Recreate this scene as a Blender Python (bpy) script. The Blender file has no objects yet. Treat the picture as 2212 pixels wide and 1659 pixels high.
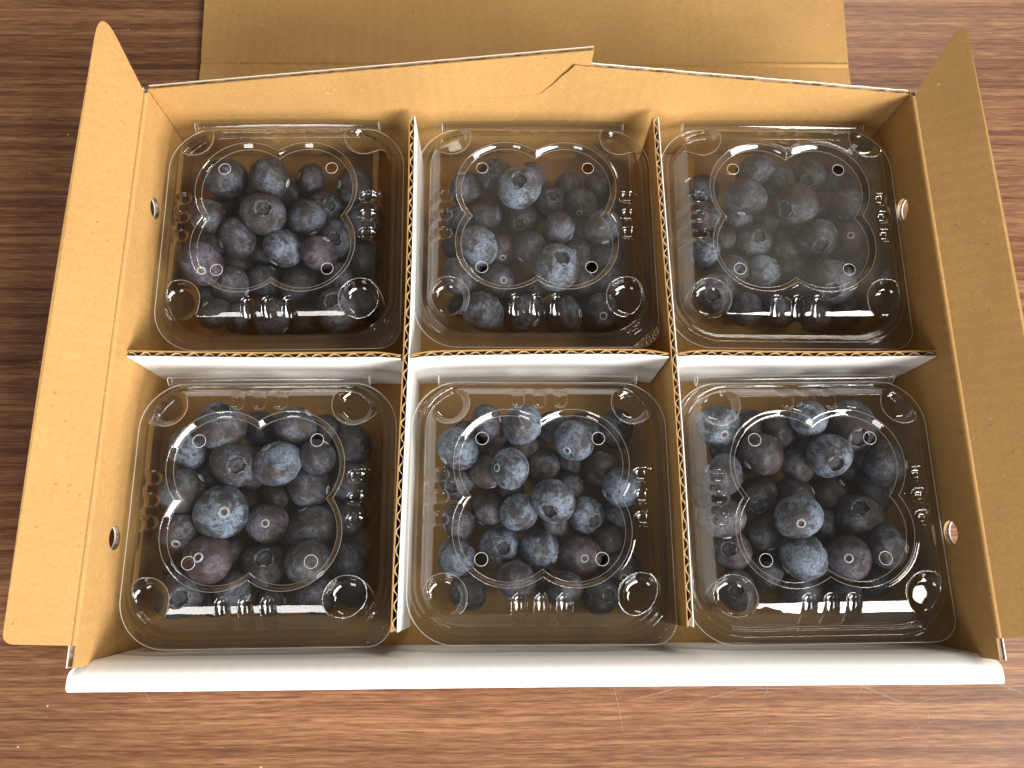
import bpy, bmesh, math, random
import numpy as np
from mathutils import Vector, Matrix, geometry

random.seed(7)
SC = bpy.context.scene
COL = SC.collection

# ------------------------------------------------------------------ camera
cam_d = bpy.data.cameras.new('camera')
cam_d.sensor_fit = 'HORIZONTAL'
cam_d.sensor_width = 36.0
cam_d.lens = 36.0 * 1661.0 / 2212.0
cam_d.clip_start = 0.01
cam_d.clip_end = 50.0
cam = bpy.data.objects.new('camera', cam_d)
COL.objects.link(cam)
cam.matrix_world = (Matrix.Translation((-0.01626, -0.10087, 0.37159))
                    @ Matrix.Rotation(math.radians(-3.9086), 4, 'Z')
                    @ Matrix.Rotation(math.radians(14.7299), 4, 'X')
                    @ Matrix.Rotation(math.radians(3.6439), 4, 'Z'))
SC.camera = cam

# ------------------------------------------------------------------ world, lamps, exposure
world = bpy.data.worlds.new('World')
SC.world = world
world.use_nodes = True
bg = world.node_tree.nodes['Background']
bg.inputs['Color'].default_value = (1.0, 0.93, 0.83, 1)
bg.inputs['Strength'].default_value = 0.19

def area(name, loc, target, sx, sy, power, color):
    d = bpy.data.lights.new(name, 'AREA')
    d.shape = 'RECTANGLE'
    d.size, d.size_y = sx, sy
    d.energy = power
    d.color = color
    o = bpy.data.objects.new(name, d)
    COL.objects.link(o)
    o.location = loc
    o.rotation_euler = (Vector(target) - Vector(loc)).to_track_quat('-Z', 'Y').to_euler()
    return o

area('window_light', (1.45, -1.50, 0.90), (0, 0, 0.03), 1.70, 1.05, 140, (1.0, 0.975, 0.94))
area('window_light', (-0.64, -1.72, 1.00), (0, 0, 0.03), 0.50, 0.70, 14, (1.0, 0.975, 0.94))
area('ceiling_light', (1.2, 2.3, 1.80), (0, 0, 0), 1.2, 0.5, 32, (1.0, 0.93, 0.82))
area('ceiling_light', (1.75, -0.45, 2.05), (0, 0, 0), 0.7, 0.6, 26, (1.0, 0.95, 0.86))

vs = SC.view_settings
vs.view_transform = 'Standard'
vs.look = 'None'
vs.exposure = 0.0
vs.gamma = 1.0
vs.use_curve_mapping = False
cy = SC.cycles
cy.max_bounces = 10
cy.transparent_max_bounces = 32
cy.glossy_bounces = 6
cy.diffuse_bounces = 4
cy.caustics_reflective = False
cy.caustics_refractive = False
cy.use_denoising = True

# ------------------------------------------------------------------ helpers
def tag(o, label=None, cat=None, group=None, kind=None):
    if label: o['label'] = label
    if cat: o['category'] = cat
    if group: o['group'] = group
    if kind: o['kind'] = kind
    return o

def empty(name, loc=(0, 0, 0), rz=0.0):
    o = bpy.data.objects.new(name, None)
    o.empty_display_size = 0.01
    o.location = loc
    o.rotation_euler = (0, 0, rz)
    COL.objects.link(o)
    return o

def mesh_from(name, verts, faces, mats, fmat=None, smooth=False):
    me = bpy.data.meshes.new(name)
    me.from_pydata([tuple(map(float, v)) for v in verts], [], faces)
    for m in mats: me.materials.append(m)
    if fmat is not None:
        me.polygons.foreach_set('material_index', np.array(fmat, dtype=np.int32))
    if smooth:
        me.polygons.foreach_set('use_smooth', np.ones(len(me.polygons), dtype=bool))
    me.update()
    return me

def add(name, me, parent=None, loc=None):
    o = bpy.data.objects.new(name, me)
    COL.objects.link(o)
    if parent is not None: o.parent = parent
    if loc is not None: o.location = loc
    return o

class N:
    """small node-tree helper"""
    def __init__(self, name):
        self.m = bpy.data.materials.new(name)
        self.m.use_nodes = True
        self.t = self.m.node_tree
        self.t.nodes.clear()
        self.out = self.n('ShaderNodeOutputMaterial')
    def n(self, typ, **kw):
        nd = self.t.nodes.new(typ)
        for k, v in kw.items(): setattr(nd, k, v)
        return nd
    def l(self, a, b): self.t.links.new(a, b)
    def val(self, sock, v):
        if hasattr(v, 'is_linked') or isinstance(v, bpy.types.NodeSocket): self.l(v, sock)
        else: sock.default_value = v
    def coords(self, scale=(1, 1, 1), rand=False, rot=(0, 0, 0)):
        tc = self.n('ShaderNodeTexCoord')
        mp = self.n('ShaderNodeMapping')
        mp.inputs['Scale'].default_value = scale
        mp.inputs['Rotation'].default_value = rot
        self.l(tc.outputs['Object'], mp.inputs['Vector'])
        if rand:
            oi = self.n('ShaderNodeObjectInfo')
            k = self.math('MULTIPLY', oi.outputs['Random'], 37.0)
            cb = self.n('ShaderNodeCombineXYZ')
            for i in range(3): self.l(k, cb.inputs[i])
            self.l(cb.outputs[0], mp.inputs['Location'])
        return mp.outputs[0]
    def noise(self, vec, scale, detail=4, rough=0.55, dist=0.0):
        nd = self.n('ShaderNodeTexNoise')
        self.l(vec, nd.inputs['Vector'])
        nd.inputs['Scale'].default_value = scale
        nd.inputs['Detail'].default_value = detail
        nd.inputs['Roughness'].default_value = rough
        nd.inputs['Distortion'].default_value = dist
        return nd.outputs[0]
    def math(self, op, a, b=0.0, clamp=False):
        nd = self.n('ShaderNodeMath', operation=op, use_clamp=clamp)
        self.val(nd.inputs[0], a); self.val(nd.inputs[1], b)
        return nd.outputs[0]
    def ramp(self, fac, stops):
        nd = self.n('ShaderNodeValToRGB')
        e = nd.color_ramp.elements
        while len(e) < len(stops): e.new(0.5)
        for i, (p, c) in enumerate(stops):
            e[i].position = p
            e[i].color = (c, c, c, 1) if not hasattr(c, '__len__') else (*c, 1)
        self.l(fac, nd.inputs[0])
        return nd.outputs[0]
    def mix(self, fac, a, b, mode='MIX'):
        nd = self.n('ShaderNodeMix', data_type='RGBA', blend_type=mode)
        self.val(nd.inputs[0], fac)
        for s, v in ((nd.inputs[6], a), (nd.inputs[7], b)):
            if isinstance(v, bpy.types.NodeSocket): self.l(v, s)
            else: s.default_value = (*v, 1)
        return nd.outputs[2]
    def bump(self, h, strength, dist):
        nd = self.n('ShaderNodeBump')
        nd.inputs['Strength'].default_value = strength
        nd.inputs['Distance'].default_value = dist
        self.l(h, nd.inputs['Height'])
        return nd.outputs[0]
    def pbsdf(self, color, rough=0.6, normal=None, spec=0.5, **kw):
        p = self.n('ShaderNodeBsdfPrincipled')
        if isinstance(color, bpy.types.NodeSocket): self.l(color, p.inputs['Base Color'])
        else: p.inputs['Base Color'].default_value = (*color, 1)
        self.val(p.inputs['Roughness'], rough)
        p.inputs['Specular IOR Level'].default_value = spec
        for k, v in kw.items(): self.val(p.inputs[k.replace('_', ' ')], v)
        if normal is not None: self.l(normal, p.inputs['Normal'])
        return p.outputs[0]
    def done(self, sh):
        self.l(sh, self.out.inputs['Surface'])
        return self.m

# ------------------------------------------------------------------ materials
def mat_kraft(name, axis='X', base=(0.50, 0.287, 0.100)):
    k = N(name)
    v = k.coords()
    big = k.noise(v, 14, 3, 0.6)
    fib = k.noise(k.coords((1, 1, 1)), 620, 4, 0.75)
    spk = k.noise(v, 420, 2, 0.5)
    c = k.mix(k.ramp(big, [(0.3, 0.0), (0.7, 1.0)]), [x * 0.90 for x in base], [min(1, x * 1.07) for x in base])
    c = k.mix(k.ramp(fib, [(0.35, 0.0), (0.68, 1.0)]), k.mix(0.30, c, (0.22, 0.12, 0.04)), c)
    c = k.mix(k.ramp(spk, [(0.70, 0.0), (0.76, 0.55)]), c, (0.16, 0.085, 0.03))
    c = k.mix(k.ramp(k.noise(k.coords((1, 1, 1), rot=(0.3, 0.5, 0.9)), 520, 2, 0.5), [(0.72, 0.0), (0.78, 0.5)]), c, (0.80, 0.62, 0.36))
    flute = k.n('ShaderNodeTexWave', wave_type='BANDS', bands_direction=axis)
    k.l(v, flute.inputs['Vector'])
    flute.inputs['Scale'].default_value = 46
    flute.inputs['Distortion'].default_value = 1.2
    flute.inputs['Detail'].default_value = 2
    flute.inputs['Detail Scale'].default_value = 0.6
    patch = k.ramp(k.noise(k.coords((1, 1, 1), rot=(0.7, 0.2, 0.1)), 16, 3, 0.6), [(0.40, 0.0), (0.62, 1.0)])
    c = k.mix(k.math('MULTIPLY', k.math('MULTIPLY', flute.outputs[1], patch), 0.16), c, [x * 0.62 for x in base])
    # scuffs and handling marks
    sm = k.ramp(k.noise(k.coords((1, 1, 1), rot=(0.1, 0.9, 0.4)), 38, 5, 0.7, 1.0), [(0.58, 0.0), (0.74, 0.35)])
    c = k.mix(sm, c, [x * 0.66 for x in base])
    h = k.math('ADD', k.math('MULTIPLY', fib, 0.5), k.math('MULTIPLY', k.noise(v, 60, 3, 0.5), 0.9))
    h = k.math('ADD', h, k.math('MULTIPLY', flute.outputs[1], 0.10))
    return k.done(k.pbsdf(c, 0.78, k.bump(h, 0.22, 0.0006), 0.25))

def mat_white():
    k = N('white_liner_paper')
    v = k.coords()
    n1 = k.noise(v, 30, 3, 0.6)
    n2 = k.noise(v, 700, 2, 0.6)
    c = k.mix(n1, (0.80, 0.79, 0.77), (0.86, 0.855, 0.84))
    sm = k.ramp(k.noise(k.coords((2.2, 5.5, 30)), 6, 3, 0.5), [(0.56, 0.0), (0.72, 0.22)])
    c = k.mix(sm, c, (0.56, 0.52, 0.47))
    return k.done(k.pbsdf(c, 0.55, k.bump(k.math('ADD', n2, k.math('MULTIPLY', n1, 2.0)), 0.10, 0.0004), 0.4))

def mat_core():
    k = N('corrugated_edge_paper')
    v = k.coords((1, 1, 1))
    n = k.noise(v, 260, 3, 0.6)
    c = k.ramp(n, [(0.35, (0.10, 0.075, 0.05)), (0.55, (0.33, 0.28, 0.21)), (0.75, (0.50, 0.45, 0.36))])
    return k.done(k.pbsdf(c, 0.85, None, 0.2))

def mat_flute():
    k = N('flute_paper')
    n = k.noise(k.coords(), 300, 3, 0.6)
    c = k.mix(n, (0.46, 0.32, 0.16), (0.70, 0.54, 0.33))
    return k.done(k.pbsdf(c, 0.8, None, 0.2))

def mat_wood():
    k = N('wood_grain_laminate')
    warp = k.noise(k.coords((3, 9, 1)), 2.2, 2, 0.5)
    tc = k.n('ShaderNodeTexCoord')
    cb = k.n('ShaderNodeCombineXYZ')
    k.l(k.math('MULTIPLY', k.math('SUBTRACT', warp, 0.5), 0.005), cb.inputs[1])
    va = k.n('ShaderNodeVectorMath', operation='ADD')
    k.l(tc.outputs['Object'], va.inputs[0]); k.l(cb.outputs[0], va.inputs[1])
    def mp(s, off=(0, 0, 0)):
        m = k.n('ShaderNodeMapping')
        m.inputs['Scale'].default_value = s
        m.inputs['Location'].default_value = off
        k.l(va.outputs[0], m.inputs['Vector'])
        return m.outputs[0]
    broad = k.noise(mp((0.8, 30, 1)), 1.0, 4, 0.6)
    band = k.noise(mp((3.2, 240, 1), (3, 1, 0)), 1.0, 5, 0.68, 0.1)
    dash = k.noise(mp((70, 1050, 1), (1, 7, 0)), 1.0, 4, 0.7, 0.1)
    pore = k.noise(mp((40, 1300, 1), (5, 2, 0)), 1.0, 3, 0.6)
    f = k.math('ADD', k.math('MULTIPLY', broad, 0.22), k.math('MULTIPLY', band, 0.44))
    f = k.math('ADD', f, k.math('MULTIPLY', dash, 0.34))
    c = k.ramp(f, [(0.37, (0.062, 0.025, 0.013)), (0.46, (0.150, 0.063, 0.031)), (0.52, (0.23, 0.106, 0.052)), (0.62, (0.39, 0.205, 0.100))])
    c = k.mix(k.ramp(pore, [(0.54, 0.0), (0.66, 0.6)]), c, (0.060, 0.024, 0.016))
    vor = k.n('ShaderNodeTexVoronoi', feature='F1')
    k.l(tc.outputs['Object'], vor.inputs['Vector'])
    vor.inputs['Scale'].default_value = 70
    spk = k.math('MULTIPLY', k.ramp(vor.outputs['Distance'], [(0.022, 1.0), (0.036, 0.0)]),
                 k.ramp(k.noise(k.coords(), 130, 1, 0.5), [(0.46, 0.0), (0.52, 1.0)]))
    c = k.mix(k.math('MULTIPLY', spk, 0.8), c, (0.72, 0.62, 0.50))
    r = k.math('ADD', 0.34, k.math('MULTIPLY', band, 0.16))
    return k.done(k.pbsdf(c, r, k.bump(dash, 0.12, 0.0002), 0.36))

def plastic_fac(k, gain=1.7, ior=1.52):
    g = k.n('ShaderNodeNewGeometry')
    i = k.math('ADD', k.math('MULTIPLY', g.outputs['Backfacing'], 1.0 / ior - ior), ior)
    fr = k.n('ShaderNodeFresnel')
    k.l(i, fr.inputs['IOR'])
    return fr

def mat_plastic(name, fog=None, bump=None, veil=0.002, gain=1.35):
    """thin clear sheet: sees straight through, mirrors by its Fresnel term (two surfaces)"""
    k = N(name)
    fr = plastic_fac(k)
    fac = k.math('MULTIPLY', fr.outputs[0], gain, True)
    gl = k.n('ShaderNodeBsdfGlossy')
    gl.inputs['Roughness'].default_value = 0.035
    gl.inputs['Color'].default_value = (1, 1, 1, 1)
    h = k.noise(k.coords(), 55, 2, 0.5)
    if bump:
        vor = k.n('ShaderNodeTexVoronoi', feature='F1')
        k.l(k.coords(), vor.inputs['Vector'])
        vor.inputs['Scale'].default_value = 900
        nb = k.bump(vor.outputs['Distance'], 1.0, 0.0012)
        gl.inputs['Roughness'].default_value = 0.12
    else:
        nb = k.bump(h, 0.25, 0.0012)
    k.l(nb, gl.inputs['Normal']); k.l(nb, fr.inputs['Normal'])
    tr = k.n('ShaderNodeBsdfTransparent')
    tr.inputs['Color'].default_value = (0.89, 0.89, 0.88, 1)
    df = k.n('ShaderNodeBsdfTranslucent') if False else k.n('ShaderNodeBsdfDiffuse')
    df.inputs['Color'].default_value = (0.74, 0.66, 0.56, 1)
    hz = veil
    if fog:
        amt, = fog
        tc = k.n('ShaderNodeTexCoord')
        sp = k.n('ShaderNodeSeparateXYZ')
        k.l(tc.outputs['Object'], sp.inputs[0])
        # breath of condensation under the flat of the lid, thinning toward its border
        dx = k.math('ABSOLUTE', sp.outputs[0])
        dy = k.math('ABSOLUTE', k.math('SUBTRACT', sp.outputs[1], 0.0038))
        d = k.math('MAXIMUM', dx, dy)
        m = k.ramp(k.math('MULTIPLY', d, 20.0), [(0.66, 1.0), (0.86, 0.0)])
        n1 = k.ramp(k.noise(k.coords((1, 1, 1), rand=True), 45, 3, 0.55), [(0.25, 0.45), (0.7, 1.0)])
        vd = k.n('ShaderNodeTexVoronoi', feature='F1')
        k.l(k.coords(), vd.inputs['Vector'])
        vd.inputs['Scale'].default_value = 420
        beads = k.math('MULTIPLY', k.ramp(vd.outputs['Distance'], [(0.12, 1.0), (0.22, 0.0)]), k.ramp(k.noise(k.coords(), 60, 2, 0.5), [(0.52, 0.0), (0.66, 1.6)]))
        n2 = k.math('ADD', k.ramp(k.noise(k.coords(), 900, 3, 0.6), [(0.30, 0.70), (0.70, 1.15)]), beads)
        hz = k.math('ADD', veil, k.math('MULTIPLY', k.math('MULTIPLY', k.math('MULTIPLY', m, n1), n2), amt))
    m1 = k.n('ShaderNodeMixShader')
    k.val(m1.inputs[0], hz); k.l(tr.outputs[0], m1.inputs[1]); k.l(df.outputs[0], m1.inputs[2])
    m2 = k.n('ShaderNodeMixShader')
    k.l(fac, m2.inputs[0]); k.l(m1.outputs[0], m2.inputs[1]); k.l(gl.outputs[0], m2.inputs[2])
    return k.done(m2.outputs[0])

def mat_plastic_edge(name='cut_plastic_edge', op=0.5):
    k = N(name)
    tr = k.n('ShaderNodeBsdfTransparent')
    m = k.n('ShaderNodeMixShader')
    m.inputs[0].default_value = op
    k.l(tr.outputs[0], m.inputs[1])
    k.l(k.pbsdf((0.86, 0.84, 0.80), 0.12, None, 0.8), m.inputs[2])
    return k.done(m.outputs[0])

def mat_berry(name, bloom, skin, amount):
    k = N(name)
    v = k.coords((1, 1, 1), rand=True)
    big = k.noise(v, 1.1, 3, 0.55, 0.4)
    med = k.noise(v, 3.2, 6, 0.70, 0.8)
    fine = k.noise(v, 15, 5, 0.75)
    sw = k.noise(k.coords((5, 5, 1.2), rand=True), 2.4, 4, 0.65, 1.6)
    f = k.math('ADD', k.math('MULTIPLY', big, 0.50), k.math('MULTIPLY', med, 0.50))
    f = k.ramp(k.math('ADD', f, amount - 0.5), [(0.42, 0.02), (0.49, 0.22), (0.53, 0.70), (0.62, 1.0)])
    f = k.math('MULTIPLY', f, k.ramp(fine, [(0.30, 0.25), (0.58, 1.0)]), True)
    f = k.math('MULTIPLY', f, k.ramp(sw, [(0.34, 0.35), (0.50, 1.0)]), True)
    # rubbed dark marks and small nicks
    rub = k.ramp(k.noise(k.coords((1, 1, 1), rand=True, rot=(1.1, 0.4, 2.0)), 4.2, 4, 0.65, 1.4), [(0.57, 1.0), (0.64, 0.08)])
    f = k.math('MULTIPLY', f, rub, True)
    nick = k.ramp(k.noise(k.coords((1, 1, 1), rand=True, rot=(0.2, 1.4, 0.6)), 11, 2, 0.5, 0.5), [(0.66, 1.0), (0.70, 0.1)])
    f = k.math('MULTIPLY', f, nick, True)
    oi = k.n('ShaderNodeObjectInfo')
    sk = k.mix(oi.outputs['Random'], skin, [skin[0] * 1.5, skin[1] * 1.15, skin[2] * 0.9])
    c = k.mix(f, sk, bloom)
    r = k.math('ADD', 0.36, k.math('MULTIPLY', f, 0.10))
    h = k.math('ADD', k.math('MULTIPLY', fine, 0.4), k.math('MULTIPLY', med, 0.6))
    return k.done(k.pbsdf(c, r, k.bump(h, 0.30, 0.05), 0.45))

def mat_simple(name, c1, c2, scale, rough, spec=0.4):
    k = N(name)
    n = k.noise(k.coords((1, 1, 1), rand=True), scale, 3, 0.6)
    return k.done(k.pbsdf(k.mix(k.ramp(n, [(0.3, 0.0), (0.7, 1.0)]), c1, c2), rough, k.bump(n, 0.3, 0.05), spec))

KRAFT = mat_kraft('kraft_cardboard')
KRAFTY = mat_kraft('kraft_side_cardboard', 'Y')
WHITE = mat_white()
CORE = mat_core()
FLUTE = mat_flute()
WOOD = mat_wood()
CLEAR = mat_plastic('clear_plastic')
TRAYP = mat_plastic('clear_tray_plastic', veil=0.001, gain=0.8)
FOG = [CLEAR, mat_plastic('lightly_fogged_plastic', (0.03,)), mat_plastic('fogged_plastic', (0.05,)), CLEAR, CLEAR, CLEAR]
HINGEP = mat_plastic('hinge_plastic', veil=0.01, gain=1.8)
TABP = mat_plastic('embossed_plastic', bump=True)
EDGE = mat_plastic_edge()  # whitish colour stands in for light piped to the cut rims
CREASE_SHINE = mat_plastic_edge('crease_highlight_plastic', 0.14)  # pale see-through colour imitates light caught on the pressed lines
def mat_glint():
    k = N('embossed_painted_glint')  # gold tint and fixed mirror share paint a glint on one tab
    vor = k.n('ShaderNodeTexVoronoi', feature='F1')
    k.l(k.coords(), vor.inputs['Vector'])
    vor.inputs['Scale'].default_value = 850
    gl = k.n('ShaderNodeBsdfGlossy')
    gl.inputs['Roughness'].default_value = 0.25
    gl.inputs['Color'].default_value = (0.95, 0.88, 0.70, 1)
    k.l(k.bump(vor.outputs['Distance'], 1.0, 0.0016), gl.inputs['Normal'])
    tr = k.n('ShaderNodeBsdfTransparent')
    m = k.n('ShaderNodeMixShader')
    m.inputs[0].default_value = 0.62
    k.l(tr.outputs[0], m.inputs[1]); k.l(gl.outputs[0], m.inputs[2])
    return k.done(m.outputs[0])
GLINT = mat_glint()
BERRY = {'k': mat_berry('blueberry_skin', (0.155, 0.188, 0.262), (0.024, 0.020, 0.023), 0.475),
         'b': mat_berry('frosted_blueberry_skin', (0.255, 0.335, 0.460), (0.026, 0.022, 0.027), 0.515),
         'p': mat_berry('purple_blueberry_skin', (0.150, 0.145, 0.205), (0.030, 0.019, 0.026), 0.49),
         'd': mat_berry('dark_blueberry_skin', (0.100, 0.115, 0.150), (0.020, 0.016, 0.017), 0.45)}
CROWN = mat_simple('dry_shaded_crown', (0.016, 0.013, 0.013), (0.060, 0.062, 0.072), 3.0, 0.6)  # dry tone, darkened to paint the shadow inside the cup
LOBE = mat_simple('crown_lobe', (0.06, 0.065, 0.085), (0.20, 0.24, 0.30), 6.0, 0.55)
SCAR = mat_simple('stem_scar_flesh', (0.055, 0.012, 0.008), (0.17, 0.036, 0.016), 9.0, 0.4)
RING = mat_simple('stem_scar_ring', (0.26, 0.29, 0.33), (0.50, 0.54, 0.58), 9.0, 0.5)

def mat_scuff(name, op):
    k = N(name)
    tr = k.n('ShaderNodeBsdfTransparent')
    m = k.n('ShaderNodeMixShader')
    n = k.noise(k.coords(), 900, 3, 0.6)
    k.l(k.ramp(n, [(0.30, 0.15 * op), (0.66, 0.6 * op)]), m.inputs[0])
    k.l(tr.outputs[0], m.inputs[1])
    k.l(k.pbsdf((0.42, 0.34, 0.28), 0.6, None, 0.3), m.inputs[2])
    return k.done(m.outputs[0])
SCUFFS = {o: mat_scuff('table_scuff', o) for o in (0.4, 0.5, 0.6, 0.7, 0.8)}

# ------------------------------------------------------------------ table
ZT = -0.0045
def build_table():
    x0, x1, y0, y1, h = -1.2, 1.2, -0.75, 0.75, 0.028
    v = [(x0, y0, ZT), (x1, y0, ZT), (x1, y1, ZT), (x0, y1, ZT), (x0, y0, ZT - h), (x1, y0, ZT - h), (x1, y1, ZT - h), (x0, y1, ZT - h)]
    f = [(0, 1, 2, 3), (7, 6, 5, 4), (0, 4, 5, 1), (1, 5, 6, 2), (2, 6, 7, 3), (3, 7, 4, 0)]
    o = add('table_top', mesh_from('table_top', v, f, [WOOD]))
    tag(o, kind='structure')
    # old scratches in the laminate: (width mm, strength, points mm)
    for (w, op, pts) in SCRATCHES:
        P = [Vector((p[0] * 0.001, p[1] * 0.001)) for p in pts]
        dense = []
        for i in range(len(P) - 1):
            m = max(2, int((P[i + 1] - P[i]).length / 0.004))
            dense += [P[i].lerp(P[i + 1], j / m) for j in range(m)]
        dense.append(P[-1])
        n = len(dense); v, f = [], []
        for i, p in enumerate(dense):
            e = (dense[min(n - 1, i + 1)] - dense[max(0, i - 1)]).normalized()
            hw = w * 0.0005 * max(0.12, math.sin(math.pi * (i + 0.2) / (n - 0.6)) ** 0.5)
            sd = Vector((-e.y, e.x)) * hw
            v += [(p.x - sd.x, p.y - sd.y, ZT + 0.00012), (p.x + sd.x, p.y + sd.y, ZT + 0.00012)]
        for i in range(n - 1): f.append((2 * i, 2 * i + 2, 2 * i + 3, 2 * i + 1))
        add('scratch', mesh_from('scratch', v, f, [SCUFFS[op]]), o)
SCRATCHES = [
    (1.10, 0.5, [(144.8, -143.4), (158.8, -150.0), (173.7, -155.8)]),
    (1.20, 0.7, [(207.4, -143.4), (216.9, -147.0), (227.5, -151.4)]),
    (1.00, 0.4, [(207.5, -166.7), (214.9, -169.1), (223.9, -171.6)]),
    (0.45, 0.7, [(40.9, -152.4), (58.3, -148.6), (76.8, -143.9)]),
    (0.40, 0.7, [(66.9, -155.9), (80.6, -151.2), (94.7, -147.5), (122.5, -147.3)]),
    (0.40, 0.7, [(153.1, -160.2), (181.0, -152.9), (199.2, -151.0)]),
    (0.35, 0.7, [(108.1, -143.7), (107.0, -148.6), (104.3, -151.8)]),
    (0.45, 0.8, [(36.0, -145.6), (37.9, -153.6), (39.9, -166.3)]),
    (0.40, 0.8, [(180.4, -156.9), (179.8, -162.9)]),
    (0.40, 0.8, [(179.8, -162.9), (182.5, -161.5)]),
    (0.35, 0.5, [(152.6, -143.7), (148.2, -151.4), (144.9, -157.0)]),
    (0.40, 0.5, [(195.2, -162.6), (199.4, -165.8), (201.8, -170.2)]),
    (0.40, 0.8, [(175.1, -163.6), (175.3, -166.1)]),
    (0.40, 0.6, [(121.2, -160.3), (134.9, -157.7)]),
    (0.35, 0.6, [(103.8, -162.1), (104.2, -168.1)]),
    (0.40, 0.8, [(-178.8, -144.5), (-176.6, -147.5), (-173.8, -151.8)]),
    (0.40, 0.7, [(-139.0, -157.2), (-138.7, -160.7)]),
    (0.40, 0.5, [(-225.9, -157.2), (-220.3, -156.1), (-214.4, -155.4)]),
    (0.40, 0.5, [(71.9, -169.3), (97.5, -165.6), (120.8, -164.9)]),
    (0.35, 0.6, [(241.0, 159.2), (277.5, 138.6)]),
    (0.35, 0.5, [(-221.0, 208.4), (-211.9, 221.0)]),
]
build_table()

# ------------------------------------------------------------------ cardboard
def tube(loop, r, closed=True, seg=6):
    v, f = [], []
    n = len(loop)
    for i in range(n):
        p = Vector(loop[i])
        a = Vector(loop[i - 1]) if closed or i > 0 else p
        b = Vector(loop[(i + 1) % n]) if closed or i < n - 1 else p
        e = (b - a).normalized(); s = e.cross(Vector((0, 0, 1))).normalized(); u = s.cross(e)
        for k in range(seg):
            t = 2 * math.pi * k / seg
            v.append(p + s * r * math.cos(t) + u * r * math.sin(t))
    for i in range(n if closed else n - 1):
        j = (i + 1) % n
        for k in range(seg):
            m = (k + 1) % seg
            f.append((i * seg + k, i * seg + m, j * seg + m, j * seg + k))
    return v, f

def round_poly(pts, radii, seg=6):
    out = []
    n = len(pts)
    for i in range(n):
        p = Vector(pts[i]); a = Vector(pts[i - 1]); b = Vector(pts[(i + 1) % n]); r = radii[i]
        if r <= 0: out.append(tuple(p)); continue
        da = (a - p).normalized(); db = (b - p).normalized()
        ang = math.acos(max(-1, min(1, da.dot(db))))
        L = min(r / math.tan(ang / 2), (a - p).length * 0.49, (b - p).length * 0.49)
        p0 = p + da * L; p2 = p + db * L
        for k in range(seg + 1):
            t = k / seg
            q = p0.lerp(p, t).lerp(p.lerp(p2, t), t)
            out.append(tuple(q))
    return out

def densify(pts, step):
    out = []
    n = len(pts)
    for i in range(n):
        a = Vector(pts[i]); b = Vector(pts[(i + 1) % n])
        k = max(1, int((b - a).length / step))
        for j in range(k): out.append(tuple(a.lerp(b, j / k)))
    return out

def inset(loop, d):
    n = len(loop); out = []
    area2 = sum(loop[i][0] * loop[(i + 1) % n][1] - loop[(i + 1) % n][0] * loop[i][1] for i in range(n))
    s = 1 if area2 > 0 else -1
    for i in range(n):
        p = Vector(loop[i]); a = Vector(loop[i - 1]); b = Vector(loop[(i + 1) % n])
        e = (b - a).normalized()
        out.append(tuple(p + Vector((-e.y, e.x)) * d * s))
    return out

def cardboard(name, outer, holes, origin, u, v, n, th=0.0026, parent=None, front=0, back=1, ragged=0.0, curve=None, face=None):
    """corrugated sheet: front liner, recessed core, back liner. front face looks along n."""
    O, U, V, Nn = Vector(origin), Vector(u).normalized(), Vector(v).normalized(), Vector(n).normalized()
    outer = densify(outer, 0.004)
    if ragged:
        rr = random.Random(len(outer))
        outer = [(p[0] + rr.uniform(-1, 1) * ragged, p[1] + rr.uniform(-1, 1) * ragged) for p in outer]
    verts, faces, fm = [], [], []
    def P(p, w):
        q = O + U * p[0] + V * p[1] + Nn * w
        if curve: q = curve(q, p)
        verts.append(q); return len(verts) - 1
    def slab(loops, w0, w1, mf, mb, ms, caps=True):
        idx0 = [[P(p, w0) for p in lp] for lp in loops]
        idx1 = [[P(p, w1) for p in lp] for lp in loops]
        if caps:
            tri = geometry.tessellate_polygon([[Vector((p[0], p[1], 0)) for p in lp] for lp in loops])
            f0 = [i for lp in idx0 for i in lp]; f1 = [i for lp in idx1 for i in lp]
            for t in tri:
                a, b, c = (verts[f1[t[0]]], verts[f1[t[1]]], verts[f1[t[2]]])
                up = (b - a).cross(c - a).dot(Nn) > 0
                q = t if up else t[::-1]
                faces.append(tuple(f1[i] for i in q)); fm.append(mf)
                faces.append(tuple(f0[i] for i in q[::-1])); fm.append(mb)
        for l0, l1 in zip(idx0, idx1):
            m = len(l0)
            for i in range(m):
                j = (i + 1) % m
                faces.append((l0[i], l0[j], l1[j], l1[i])); fm.append(ms)
    loops = [outer] + holes
    t = 0.00045
    slab(loops, -t, 0, front, 0, front)
    slab(loops, -th, -th + t, 0, back, back)
    core = [inset(outer, 0.0007)] + [inset(h, -0.0006) for h in holes]
    slab(core, -th + t, -t, 2, 2, 2, caps=False)
    me = mesh_from(name, verts, faces, [face or KRAFT, WHITE, CORE], fm)
    return add(name, me, parent)

def circle(cx, cy_, r, n=28, sx=1.0):
    return [(cx + r * sx * math.cos(2 * math.pi * i / n), cy_ + r * math.sin(2 * math.pi * i / n)) for i in range(n)]

XW, YB, YF, HW, HD = 0.180, 0.1237, -0.1285, 0.0555, 0.045
box = empty('cardboard_box', (0, 0, 0))
tag(box, 'open kraft cardboard box with white outside lying on the wood table', 'box')

# base
cardboard('base_panel', [(-0.182, -0.1335), (0.182, -0.1335), (0.182, 0.126), (-0.182, 0.126)], [], (0, 0, 0), (1, 0, 0), (0, 1, 0), (0, 0, 1), 0.003, box)

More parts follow.
